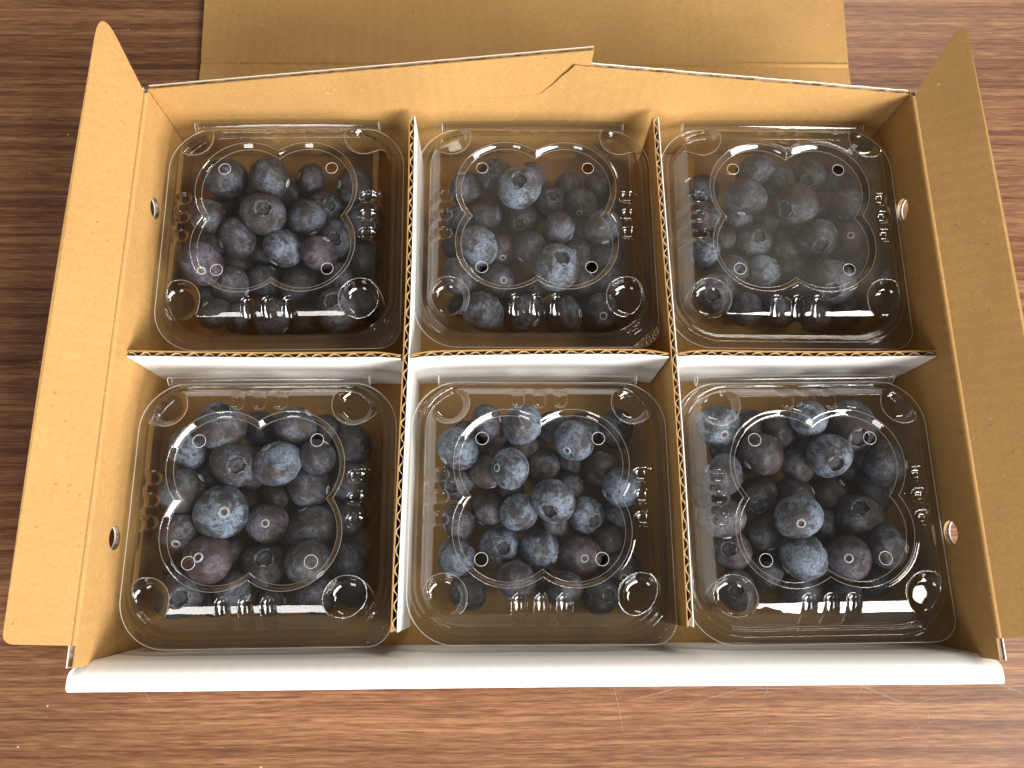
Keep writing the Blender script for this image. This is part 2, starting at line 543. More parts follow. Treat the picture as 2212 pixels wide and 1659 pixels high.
# side walls with their vent slots and the flaps that stand out from their top crease
def side(sgn, out_a):
    holes = [circle(0.0745, 0.0350, 0.0052), circle(-0.080, 0.0350, 0.0052)]
    outl = [(-0.1305, 0.0006), (0.1262, 0.0006), (0.1262, HW), (-0.1305, HW)]
    w = cardboard('side_wall', outl, holes, (sgn * XW, 0, 0), (0, 1, 0), (0, 0, 1), (-sgn, 0, 0), 0.0028, box, face=KRAFTY)
    rise = 0.0130
    L = math.hypot(out_a, rise)
    vdir = (sgn * out_a, 0, rise)
    nrm = Vector((-sgn * rise, 0, out_a)).normalized()
    if sgn < 0: pts = [(-0.1222, 0.0008), (0.1225, 0.0008), (0.1610, L), (-0.1206, L)]
    else: pts = [(-0.1222, 0.0008), (0.1225, 0.0008), (0.1580, L), (-0.1206, L)]
    pts = round_poly(pts, [0, 0.012, 0.0050, 0.0045], 8)
    def crv(q, p):
        b = math.sin(max(0, min(1, (p[0] + 0.12) / 0.27)) * math.pi)
        return q + Vector((sgn * 0.0012 * b * p[1] / L, 0, 0))
    fl = cardboard('side_flap', pts, [], (sgn * (XW + 0.0003), 0, HW + 0.0004), (0, 1, 0), vdir, nrm, 0.0028, w, curve=crv, face=KRAFTY)
    v, f = tube([(sgn * (XW + 0.0010), -0.1222 + 0.2447 * i / 40, HW - 0.0002) for i in range(41)], 0.0015, closed=False)
    add('fold_crease', mesh_from('fold_crease', v, f, [KRAFTY], smooth=True), w)
    return w
side(-1, 0.0202)
side(1, 0.0234)

# back: two panels hooked into each other
TILT = 0.012
lp = [(-0.1795, 0.0006), (-0.022, 0.0006), (-0.0141, 0.0243), (0.0028, 0.0535), (0.0255, 0.0600), (0.0257, 0.0846), (-0.1795, 0.0565)]
rp = [(0.1795, 0.0006), (0.1795, 0.0555), (0.0180, 0.0762), (0.0040, 0.0548), (-0.0450, 0.0480), (-0.0450, 0.0006)]
# the panels cross at the slit height, so the hook stands in front above it and tucks behind below it
cardboard('back_panel', lp, [], (0, YB + 0.0006 - 0.054 * TILT, 0), (1, 0, 0), (0, TILT, 1), (0, -1, TILT), 0.0024, box, ragged=0.00012)
cardboard('back_panel', rp[::-1], [], (0, YB + 0.0004 + 0.054 * 0.035, 0), (1, 0, 0), (0, -0.035, 1), (0, -1, -0.035), 0.0024, box, ragged=0.00025)

# the long panel that lies open on the table behind the box
hp = cardboard('hinge_panel', [(-0.1820, 0.1268), (0.1822, 0.1268), (0.1822, 0.1828), (-0.1820, 0.1833)], [], (0, 0, -0.0008), (1, 0, 0), (0, 1, 0), (0, 0, 1), 0.003, box)
def lift(q, p):
    d = max(0.0, p[1] - 0.1833)
    return q + Vector((0, 0, 0.0009 * math.exp(-d / 0.004) * 0 + d * 0.035 + 0.0004 * math.sin(p[0] * 31 + 1.0) * min(1, d / 0.02)))
cardboard('lid_panel', [(-0.1820, 0.1836), (0.1822, 0.1831), (0.1858, 0.3000), (-0.1850, 0.3000)], [], (0, 0, -0.0006), (1, 0, 0), (0, 1, 0), (0, 0, 1), 0.003, box, curve=lift)

# crease ridge between the two
def crease(name, p0, p1, w, h, parent):
    a, b = Vector(p0), Vector(p1)
    n = 60
    d = (b - a).normalized(); s = d.cross(Vector((0, 0, 1))).normalized()
    v, f = [], []
    rr = random.Random(3)
    for i in range(n + 1):
        c = a.lerp(b, i / n); k = h * rr.uniform(0.7, 1.1)
        for o_, z in ((-w, -0.0003), (-w * 0.5, k * 0.7), (0, k), (w * 0.5, k * 0.7), (w, -0.0003)):
            v.append(c + s * o_ + Vector((0, 0, z)))
    for i in range(n):
        for j in range(4):
            q = i * 5 + j
            f.append((q, q + 1, q + 6, q + 5))
    return add(name, mesh_from(name, v, f, [KRAFT], smooth=True), parent)
crease('lid_crease', (-0.1815, 0.18345, -0.0006), (0.1818, 0.18295, -0.0006), 0.0016, 0.0007, box)

# rolled white front wall
def front_wall():
    prof = []   # (y, z, half width)
    yi = -0.1268
    for z in np.linspace(0.0004, 0.040, 12): prof.append((yi - 0.0018 * z / 0.04, z, 0.1788))
    cyy, cz, r = -0.1286 - 0.0062, 0.040, 0.0062
    for k in range(1, 13):
        a = math.pi / 2 * k / 12
        y = cyy + r * math.cos(a); z = cz + r * math.sin(a)
        hw = 0.1788 + 0.0080 * math.sin(a) ** 0.9
        prof.append((y, z, hw))
    prof += [(-0.1358, 0.0463, 0.1868), (-0.1375, 0.0462, 0.1869), (-0.1390, 0.0460, 0.1869), (-0.1399, 0.0455, 0.1868), (-0.1403, 0.0445, 0.1868)]
    for z in np.linspace(0.042, -0.0036, 10): prof.append((-0.1404, z, 0.1868))
    nx = 240
    m = len(prof)
    v, f = [], []
    rr = random.Random(5)
    for i in range(nx + 1):
        t = -1 + 2 * i / nx
        for (y, z, hw) in prof:
            x = t * hw
            wob = 0.00003 * math.sin(x * 2 * math.pi / 0.0068) if z > 0.036 else 0
            wob += 0.00035 * math.sin(x * 17 + 1.3)
            v.append((x, y + wob * 0.6, z + wob))
    for i in range(nx):
        for j in range(m - 1):
            a = i * m + j
            f.append((a, a + 1, a + m + 1, a + m))
    f.append(tuple(range(m))); f.append(tuple(nx * m + j for j in range(m))[::-1])
    me = mesh_from('front_wall', v, f, [WHITE], smooth=True)
    me.polygons[len(f) - 1].use_smooth = False; me.polygons[len(f) - 2].use_smooth = False
    return add('front_wall', me, box)
front_wall()

# ------------------------------------------------------------------ dividers
def ribbon(name, pts, th, z0, z1, mat, parent, jag=0.0, seed=1, smooth=True):
    """thin standing paper strip following a plan polyline; z1 may be a list"""
    rr = random.Random(seed)
    n = len(pts)
    v, f = [], []
    for i in range(n):
        p = Vector(pts[i]); a = Vector(pts[max(0, i - 1)]); b = Vector(pts[min(n - 1, i + 1)])
        e = (b - a).normalized(); s = Vector((-e.y, e.x)) * th / 2
        zt = z1 + rr.uniform(-jag, jag)
        zm = z1 * 0.6
        for q, z in ((p - s, z0), (p - s, zt), (p + s, zt), (p + s, z0)): v.append((q.x, q.y, z))
    for i in range(n - 1):
        a, b = i * 4, i * 4 + 4
        f += [(a, b, b + 1, a + 1), (a + 1, b + 1, b + 2, a + 2), (a + 2, b + 2, b + 3, a + 3), (a + 3, b + 3, b, a)]
    f += [(3, 2, 1, 0), (n * 4 - 4, n * 4 - 3, n * 4 - 2, n * 4 - 1)]
    return (name, v, f, mat)

def join_ribbons(name, rb, mat, parent):
    v, f = [], []
    for r in rb:
        b = len(v); v += r[1]; f += [tuple(i + b for i in q) for q in r[2]]
    return add(name, mesh_from(name, v, f, [mat]), parent)

def divider(label, segs, axis, white_side, dev, h, seed):
    """segs: list of (start,end) along the axis; dev(s) -> (centre offset, half thickness)"""
    d = empty('corrugated_divider', (0, 0, 0))
    tag(d, label, 'divider', 'corrugated box dividers')
    W_, K_, F_ = [], [], []
    lt = 0.00042
    for si, (s0, s1) in enumerate(segs):
        n = max(8, int((s1 - s0) / 0.002))
        ss = [s0 + (s1 - s0) * i / n for i in range(n + 1)]
        def pt(s, o):
            c, _ = dev(s)
            return (s, c + o) if axis == 'x' else (c + o, s)
        W_.append(ribbon('w', [pt(s, white_side * dev(s)[1]) for s in ss], lt, 0.0002, h, WHITE, d, 0.00010, seed + si))
        K_.append(ribbon('k', [pt(s, -white_side * dev(s)[1]) for s in ss], lt, 0.0002, h + 0.0001, KRAFT, d, 0.00014, seed + 9 + si))
        m = max(40, int((s1 - s0) / 0.0005))
        rr = random.Random(seed)
        fp = []
        ph = rr.uniform(0, 6)
        for i in range(m + 1):
            s = s0 + 0.0005 + (s1 - s0 - 0.001) * i / m
            per = 0.0070
            ph2 = 0.9 * math.sin(s * 60 + seed) + 0.5 * math.sin(s * 173 + 2 * seed)
            w = math.sin(2 * math.pi * s / per + ph + ph2)
            w = max(-1, min(1, 1.25 * w))
            w *= 0.82 + 0.18 * math.sin(s * 410 + seed * 1.7) * math.sin(s * 131 + seed)
            fp.append(pt(s, (dev(s)[1] - lt * 0.9) * w))
        F_.append(ribbon('f', fp, 0.00030, 0.0002, h - 0.0003, FLUTE, d, 0.00012, seed + 20 + si))
    join_ribbons('white_liner', W_, WHITE, d)
    join_ribbons('kraft_liner', K_, KRAFT, d)
    join_ribbons('corrugated_medium', F_, FLUTE, d)
    return d

X1, X2, YD = -0.0578, 0.0612, -0.0012
divider('long corrugated divider beside the fogless back corner clamshell, white side facing middle row', [(-0.1188, 0.1185)], 'y', 1,
        lambda s: (X1 + 0.0009 * math.sin(s * 19 + 0.8), 0.00125), HD, 3)
divider('long corrugated divider beside the most fogged clamshell, kraft side facing middle row', [(-0.1177, 0.1185)], 'y', 1,
        lambda s: (X2 + 0.0010 * math.sin(s * 17 + 2.4), 0.00125), HD, 8)
def cross_dev(s):
    o, h = YD + 0.0007 * math.sin(s * 26 + 1.1), 0.00125
    for xc in (X1, X2):
        g = math.exp(-((s - xc) / 0.0075) ** 2)
        o -= 0.0013 * g
        h -= 0.00045 * g
    return o, h
gap = 0.0017
divider('cross divider slotted over the two long dividers, white side toward the white front wall',
        [(-0.1796, X1 - gap), (X1 + gap, X2 - gap), (X2 + gap, 0.1796)], 'x', -1, cross_dev, HD, 15)

# ------------------------------------------------------------------ clamshells
def rr_outline(cx, cy_, hx, hy, radii, n):
    """rounded rectangle sampled by arc length; radii = (front-right, back-right, back-left, front-left)"""
    pts = []
    cs = [(cx + hx - radii[0], cy_ - hy + radii[0], radii[0], -90), (cx + hx - radii[1], cy_ + hy - radii[1], radii[1], 0),
          (cx - hx + radii[2], cy_ + hy - radii[2], radii[2], 90), (cx - hx + radii[3], cy_ - hy + radii[3], radii[3], 180)]
    for (x, y, r, a0) in cs:
        for k in range(49):
            a = math.radians(a0 + 90 * k / 48)
            pts.append((x + r * math.cos(a), y + r * math.sin(a)))
    p = np.array(pts); p = np.vstack([p, p[:1]])
    L = np.concatenate([[0], np.cumsum(np.hypot(*np.diff(p, axis=0).T))])
    s = np.linspace(0, L[-1], n, endpoint=False)
    return np.stack([np.interp(s, L, p[:, 0]), np.interp(s, L, p[:, 1])], 1)

def sd_rr(x, y, cx, cy_, hx, hy, r):
    qx = np.abs(x - cx) - hx + r; qy = np.abs(y - cy_) - hy + r
    return np.minimum(np.maximum(qx, qy), 0) + np.hypot(np.maximum(qx, 0), np.maximum(qy, 0)) - r

def sstep(a, b, x):
    t = np.clip((x - a) / (b - a), 0, 1)
    return t * t * (3 - 2 * t)

QC, QO, QR = (0.0, 3.8), 14.0, 22.5
VENTS = [(-25.5, 29.0), (25.0, 29.0), (-25.5, -22.2), (25.0, -22.2)]
def lid_height(x, y):
    foot = -sd_rr(x, y, 0.0, 2.4, 51.4, 51.9, 19.0)
    plat = sd_rr(x, y, 0.0, 4.4, 44.4, 43.6, 7.0)
    z = np.full_like(x, 30.0)
    # bead pressed round the flange
    z += 1.0 * np.exp(-((foot + 2.2) / 0.75) ** 2) + 0.5 * np.exp(-((foot + 4.6) / 0.5) ** 2)
    t = np.clip(foot / np.maximum(foot + np.maximum(plat, 0), 1e-6), 0, 1)
    t = np.where(foot <= 0, 0, np.where(plat <= 0, 1, t))
    k1 = np.clip((t - 0.10) / 0.38, 0, 1); k2 = np.clip((t - 0.48) / 0.52, 0, 1)
    rise = np.where(t < 0.10, 5.0 * sstep(-0.02, 0.12, t), 5.0 + 6.2 * k1 + 3.4 * (1.3 * k2 - 0.3 * k2 * k2))
    z += rise
    # corner bowls
    for (bx, by, br) in ((-40.6, -37.4, 9.6), (40.6, -37.4, 9.6), (-40.2, 44.4, 9.2), (40.2, 44.4, 9.2)):
        f = np.hypot(x - bx, y - by) - br
        rho = np.clip((f + br) / br, 0, 1.05)
        zb = 37.6 + 0.05 * ((x - bx) * np.sign(-bx) + (y - by) * np.sign(-by)) + 6.6 * rho ** 5
        z = np.where(f < 0.2, np.minimum(z, np.maximum(zb, 31.0)), z)
    # finger ribs, three to a side
    def groove(ax, ay, bx, by, w, depth):
        dx, dy = bx - ax, by - ay
        s = np.clip(((x - ax) * dx + (y - ay) * dy) / (dx * dx + dy * dy), 0, 1)
        d = np.hypot(x - ax - s * dx, y - ay - s * dy) / w
        return depth * np.sqrt(np.clip(1 - d * d, 0, 1))
    g = np.zeros_like(x)
    for o in (-9.3, 0.0, 9.3):
        g = np.maximum(g, groove(o - 0.4, -39.0, o - 0.4, -47.0, 3.0, 2.6))
        g = np.maximum(g, groove(o - 0.4, 45.0, o - 0.4, 52.0, 2.9, 2.4))
        g = np.maximum(g, groove(-42.0, 3.6 + o, -49.5, 3.6 + o, 2.9, 2.4))
        g = np.maximum(g, groove(42.0, 3.6 + o, 49.5, 3.6 + o, 2.9, 2.4))
    z -= g * sstep(31.5, 35.0, z)
    # clover panel sunk into the top
    q = np.full_like(x, 1e9)
    for sx in (-1, 1):
        for sy in (-1, 1):
            q = np.minimum(q, np.hypot(x - QC[0] - sx * QO, y - QC[1] - sy * QO) - QR)
    rq = np.clip((1.25 - q) / 2.5, 0, 1)
    z -= 2.1 * (0.55 * rq + 0.45 * rq * rq * (3 - 2 * rq)) - 0.3 * np.exp(-((q - 1.9) / 0.7) ** 2)
    z += 0.25 * np.sin(x / 17 + 1) * np.cos(y / 21)
    return z

def clamshell_meshes():
    S = 0.001
    NS, NR = 900, 165
    outl = rr_outline(0, 0.2, 57.4, 57.2, (10.0, 21.0, 21.0, 21.0), NS)
    c0 = np.array([0.0, 3.0])
    u = np.linspace(0.004, 1, NR)
    P = c0 + (outl - c0)[None] * u[:, None, None]
    X, Y = P[..., 0], P[..., 1]
    Z = lid_height(X, Y)
    verts = np.stack([X, Y, Z], -1).reshape(-1, 3) * S
    faces = []
    cxm = (X[:-1] + X[1:]) / 2; cym = (Y[:-1] + Y[1:]) / 2
    keep = np.ones_like(cxm, bool)
    for hx, hy in VENTS: keep &= np.hypot(cxm - hx, cym - hy) > 2.75
    for i in range(NR - 1):
        for j in np.nonzero(keep[i])[0]:
            k = (j + 1) % NS
            faces.append((i * NS + int(j), (i + 1) * NS + int(j), (i + 1) * NS + int(k), i * NS + int(k)))
    faces.append(tuple(range(NS)))
    lid = [mesh_from('lid', verts, faces, [m], smooth=True) for m in (FOG[0], FOG[1], FOG[2])]
    # cut edge of the lid flange
    e = [(x * S, y * S, (lid_height(np.array([x]), np.array([y]))[0]) * S) for x, y in outl[::2]]
    v, f = tube(e, 0.00022)
    rim = mesh_from('flange_edge', v, f, [EDGE], smooth=True)
    # whitish tubes added to paint highlight lines along clover outline and corner bowls
    creases = []
    def zat(x, y): return float(lid_height(np.array([x]), np.array([y]))[0]) * S
    for off in (1.2, -1.2):
        R_ = QR + off
        lim = math.acos(QO / R_) if R_ > QO else 0
        cl = []
        for (sx, sy, mid) in ((1, 1, 45), (-1, 1, 135), (-1, -1, 225), (1, -1, 315)):
            half = math.pi - (math.pi / 4 + 0) - (math.acos(QO / R_) - math.pi / 4) if False else 0
            a0 = math.radians(mid)
            beta = math.pi - math.acos(QO / R_) - math.pi / 4
            for k in range(61):
                a = a0 - beta + 2 * beta * k / 60
                cl.append((QC[0] + sx * QO + R_ * math.cos(a), QC[1] + sy * QO + R_ * math.sin(a)))
        v, f = tube([(x * S, y * S, zat(x, y) + 0.00003) for x, y in cl], 0.00013)
        creases.append(('clover_highlight', mesh_from('clover_highlight', v, f, [CREASE_SHINE], smooth=True)))
    for (bx, by, br, a0, a1) in ((-40.6, -37.4, 9.6, -40, 175), (40.6, -37.4, 9.6, 5, 220), (-40.2, 44.4, 9.2, -175, 40), (40.2, 44.4, 9.2, 140, 355)):
        lp_ = []
        for k in range(41):
            a = math.radians(a0 + (a1 - a0) * k / 40)
            x, y = bx + br * math.cos(a), by + br * math.sin(a)
            lp_.append((x * S, y * S, zat(x, y) + 0.00004))
        v, f = tube(lp_, 0.00013, closed=False)
        creases.append(('bowl_highlight', mesh_from('bowl_highlight', v, f, [CREASE_SHINE], smooth=True)))
    # vent rings
    ring = []
    for hx, hy in VENTS:
        zz = float(np.mean(lid_height(np.array([hx]), np.array([hy]))))
        lp_ = [((hx + 2.75 * math.cos(a)) * S, (hy + 2.75 * math.sin(a)) * S, (zz + 0.05) * S) for a in np.linspace(0, 2 * math.pi, 48, endpoint=False)]
        v, f = tube(lp_, 0.00012)
        ring.append(mesh_from('vent_ring', v, f, [EDGE], smooth=True))
    # tray
    nt = 240
    secs = [(57.0, 56.8, 20.5, 0.2, 29.3), (52.0, 52.2, 19.3, 2.2, 29.3), (51.2, 51.4, 19.0, 2.2, 28.6), (50.2, 50.4, 18.5, 2.2, 24.0), (49.6, 49.8, 18.2, 2.2, 23.6),
            (48.2, 48.4, 17.0, 2.0, 9.0), (47.2, 47.4, 16.5, 2.0, 5.6), (45.6, 45.8, 16.0, 2.0, 3.6), (43.6, 43.8, 15.0, 2.0, 2.9), (40.0, 40.2, 13.0, 2.0, 3.0),
            (38.5, 38.7, 12.0, 2.0, 4.0), (22.0, 22.0, 10.0, 2.0, 4.2), (3, 3, 2.5, 2.0, 4.3)]
    tv, tf = [], []
    for (hx, hy, r, cyy, z) in secs:
        o = rr_outline(0, cyy, hx, hy, (r if hx < 55 else 10.0, r, r, r), nt)
        for p in o: tv.append((p[0] * S, p[1] * S, z * S))
    for i in range(len(secs) - 1):
        for j in range(nt):
            k = (j + 1) % nt
            tf.append((i * nt + j, i * nt + k, (i + 1) * nt + k, (i + 1) * nt + j))
    tf.append(tuple((len(secs) - 1) * nt + j for j in range(nt)))
    tray = mesh_from('tray', tv, tf, [TRAYP], smooth=True)
    # rolled hinge on the back edge
    prof = [(56.6, 29.9), (57.4, 31.6), (58.4, 32.9), (59.4, 33.2), (60.2, 32.4), (60.7, 31.0), (60.7, 29.6), (60.2, 28.4), (59.2, 27.8), (58.0, 28.0), (57.0, 28.9)]
    nx = 60
    hv, hf = [], []
    for i in range(nx + 1):
        x = -45.8 + 90.6 * i / nx
        t = (x + 0.5) / 45.3
        bow = 1.1 * (1 - t * t)
        for (y, z) in prof: hv.append((x * S, (y + 0.25 * bow * 0) * S, (z + bow * (y - 56.6) / 4.0) * S))
    m = len(prof)
    for i in range(nx):
        for j in range(m):
            k = (j + 1) % m
            hf.append((i * m + j, (i + 1) * m + j, (i + 1) * m + k, i * m + k))
    hinge = mesh_from('hinge', hv, hf, [HINGEP], smooth=True)
    # end rims of the hinge roll
    hrim = []
    for i in (0, nx):
        ev, ef = [], []
        lp_ = [Vector(hv[i * m + j]) for j in range(m)]
        b = len(ev)
        for q in lp_:
            for k in range(5):
                a = 2 * math.pi * k / 5
                c = sum(lp_, Vector()) / m
                d = (q - c).normalized()
                ev.append(q + d * 0.0002 * math.cos(a) + Vector((1, 0, 0)) * 0.0002 * math.sin(a))
        for j in range(m):
            jj = (j + 1) % m
            for k in range(5):
                kk = (k + 1) % 5
                ef.append((b + j * 5 + k, b + j * 5 + kk, b + jj * 5 + kk, b + jj * 5 + k))
        hrim.append(mesh_from('hinge_rim', ev, ef, [EDGE], smooth=True))
    # embossed lift tab at the free corner
    tp = [(57.2, -46.0)] + [(47.4 + 9.8 * math.cos(a), -46.9 + 9.8 * math.sin(a)) for a in np.linspace(0, -math.pi / 2, 12)] + [(44.5, -56.7)]
    tvv = [(x * S, y * S, 30.75 * S) for x, y in tp]
    tab = [mesh_from('lift_tab', tvv, [tuple(range(len(tvv)))[::-1]], [m_]) for m_ in (TABP, GLINT)]
    return lid, rim, ring, tray, hinge, hrim, tab, creases

LID, RIM, RINGS, TRAY, HINGE, HRIM, TAB, CREASES = clamshell_meshes()
CS = [(-0.1197, 0.0625, 0.010), (0.0015, 0.0625, 0.0), (0.1218, 0.0625, -0.012), (-0.1197, -0.0685, 0.006), (0.0018, -0.0685, -0.004), (0.1212, -0.0685, 0.010)]
CLAB = ['clear hinged clamshell in a back corner, unfogged lid, bare strip by its hinge',
        'hinged clamshell with lightly fogged lid between the long dividers at the back wall',
        'hinged clamshell with the most heavily fogged lid, in a back corner of box',
        'clear clamshell behind white front wall, big berry with red stem scar in its middle',
        'clear clamshell of frosty berries between the long dividers behind the white front wall',
        'clear clamshell behind white front wall, purple berries lining its divider side']
for i, (x, y, rz) in enumerate(CS):
    c = empty('clamshell', (x, y, 0.0005), rz)
    c.rotation_euler = (math.radians((0.5, -0.7, 0.3, 0.2, -0.6, 0.4)[i]), math.radians((-0.3, 0.2, -0.5, 0.3, 0.1, -0.3)[i]), rz)
    tag(c, CLAB[i], 'clamshell', 'blueberry clamshells in the box')
    add('tray', TRAY, c)
    l = add('lid', LID[i if i in (1, 2) else 0], c)
    add('flange_edge', RIM, l)
    for r in RINGS: add('vent_ring', r, l)
    add('lift_tab', TAB[1 if i == 1 else 0], l)
    for nm, me in CREASES: add(nm, me, l)
    h = add('hinge', HINGE, c)
    for r in HRIM: add('hinge_rim', r, h)

# ------------------------------------------------------------------ blueberries
def body_mesh(seed, mat):
    rng = np.random.default_rng(seed)
    NR, NSg = 34, 44
    ph = rng.uniform(0, 6.28, 8)
    lob = rng.integers(4, 6)
    a2 = rng.uniform(-0.055, 0.055); a3 = rng.uniform(0.012, 0.032); tilt = rng.uniform(-0.07, 0.07, 2)
    squash = rng.uniform(0.80, 0.94)
    v = [(0, 0, 0)]
    th = np.concatenate([np.linspace(0.05, 0.62, 15), np.linspace(0.70, math.pi - 0.04, NR - 15)])
    for t in th:
        for j in range(NSg):
            p = 2 * math.pi * j / NSg
            s2 = math.sin(t) ** 2
            r = 1 + s2 * (a2 * math.cos(2 * p + ph[0]) + a3 * math.cos(3 * p + ph[1]) + 0.02 * math.sin(2 * t + ph[2])) + tilt[0] * s2 * math.cos(p) * math.cos(t)
            tc_ = 0.37 * (1 + 0.10 * math.cos(lob * p + ph[3]) + 0.05 * math.cos(2 * p + ph[4]))
            k = t / tc_
            rim = 0.045 * math.exp(-((k - 1.12) / 0.20) ** 2)
            x = r * math.sin(t) * math.cos(p); y = r * math.sin(t) * math.sin(p); z = r * math.cos(t) * squash + rim
            if k < 1.12:
                w = 1 - min(1, max(0, (k - 0.80) / 0.30)) ; w = w * w * (3 - 2 * w)
                z -= 0.17 * w

            if t > math.pi - 0.40:
                z += 0.07 * (1 - (math.pi - t) / 0.40)
            v.append((x, y, z))
    v[0] = (0, 0, squash - 0.17 + 0.0)
    n = len(th)
    v.append((0, 0, -squash + 0.07))
    f = []
    for j in range(NSg): f.append((0, 1 + j, 1 + (j + 1) % NSg))
    for i in range(n - 1):
        for j in range(NSg):
            k = (j + 1) % NSg
            f.append((1 + i * NSg + j, 1 + (i + 1) * NSg + j, 1 + (i + 1) * NSg + k, 1 + i * NSg + k))
    b = len(v) - 1
    for j in range(NSg): f.append((1 + (n - 1) * NSg + j, b, 1 + (n - 1) * NSg + (j + 1) % NSg))
    return mesh_from('blueberry', v, f, [mat], smooth=True), squash, ph, lob

def crown_mesh(squash, ph, lob):
    """dry floor of the crown cup and the short lobes that stand on its rim"""
    v, f, fm = [(0, 0, squash - 0.135)], [], []
    n = 30
    for k, (rr_, dz) in enumerate(((0.12, -0.150), (0.16, -0.128), (0.24, -0.150), (0.31, -0.135))):
        for j in range(n):
            p = 2 * math.pi * j / n
            r_ = rr_ * (1 + 0.08 * math.cos(lob * p + ph[3]))
            v.append((r_ * math.cos(p), r_ * math.sin(p), squash + dz))
    for j in range(n): f.append((0, 1 + j, 1 + (j + 1) % n)); fm.append(0)
    for k in range(3):
        for j in range(n):
            m = (j + 1) % n
            f.append((1 + k * n + j, 1 + (k + 1) * n + j, 1 + (k + 1) * n + m, 1 + k * n + m)); fm.append(0)
    for q in range(lob):
        p0 = (2 * math.pi * q - ph[3]) / lob
        b = len(v)
        for (dp, r_, z) in ((-0.42, 0.37, -0.045), (0.42, 0.37, -0.045), (0.30, 0.33, 0.005), (0.0, 0.31, 0.028), (-0.30, 0.33, 0.005),
                            (-0.42, 0.42, -0.06), (0.42, 0.42, -0.06)):
            v.append((r_ * math.cos(p0 + dp), r_ * math.sin(p0 + dp), squash + z))
        f += [(b, b + 1, b + 2, b + 3, b + 4), (b + 1, b + 6, b + 2), (b + 2, b + 6, b + 3), (b + 3, b + 6, b + 5), (b + 3, b + 5, b + 4), (b + 4, b + 5, b)]
        fm += [1] * 6
    return mesh_from('crown', v, f, [CROWN, LOBE], fm, smooth=True)

def scar_mesh(squash):
    z0 = -squash + 0.028
    v, f, fm = [(0, 0, z0 + 0.02)], [], []
    n = 24
    for (r_, dz) in ((0.06, 0.030), (0.11, 0.040), (0.125, 0.0), (0.15, -0.026), (0.185, -0.012), (0.215, 0.03)):
        for j in range(n):
            p = 2 * math.pi * j / n
            v.append((r_ * math.cos(p), r_ * math.sin(p), z0 + dz))
    for j in range(n): f.append((0, 1 + (j + 1) % n, 1 + j)); fm.append(0)
    for k in range(5):
        for j in range(n):
            m = (j + 1) % n
            f.append((1 + k * n + j, 1 + k * n + m, 1 + (k + 1) * n + m, 1 + (k + 1) * n + j)); fm.append(0 if k < 2 else 1)
    return mesh_from('stem_scar', v, f, [SCAR, RING], fm, smooth=True)

VAR = {}
for t in 'kbpd':
    VAR[t] = []
    for s in range(6):
        me, sq, ph, lob = body_mesh(s * 7 + ord(t), BERRY[t])
        VAR[t].append((me, crown_mesh(sq, ph, lob), scar_mesh(sq)))

WHERE = ['in the fogless back clamshell', 'in the lightly fogged clamshell', 'in the most fogged clamshell',
         'in the red-scarred-berry clamshell', 'in the frosty middle clamshell', 'in the purple-berry corner clamshell']
SIDES = [('box wall', 'divider'), ('white divider', 'kraft divider'), ('divider', 'box wall')] * 2
def spot(ci, x, y):
    lx, ly = x - CS[ci][0] * 1000, y - CS[ci][1] * 1000
    if ly < -26: return 'by the front ribs'
    if ly > 32: return 'by the hinge'
    if lx < -28: return 'on the %s side' % SIDES[ci][0]
    if lx > 28: return 'on the %s side' % SIDES[ci][1]
    if any(math.hypot(lx - hx, ly - hy) < 10 for hx, hy in VENTS): return 'beneath a vent hole'
    return 'under the clover panel'
GROUP = ['blueberries in the fogless back corner clamshell', 'blueberries in the lightly fogged middle clamshell', 'blueberries in the most fogged clamshell',
         'blueberries in the front corner clamshell with the red scarred berry', 'blueberries in the frosty front middle clamshell', 'blueberries in the front corner clamshell with purple berries']
TONE = {'k': 'dusky', 'b': 'frosty', 'p': 'purplish', 'd': 'dark'}
FEAT = {'c': 'blueberry, crown up,', 's': 'blueberry, scar up,', 'n': 'smooth blueberry'}
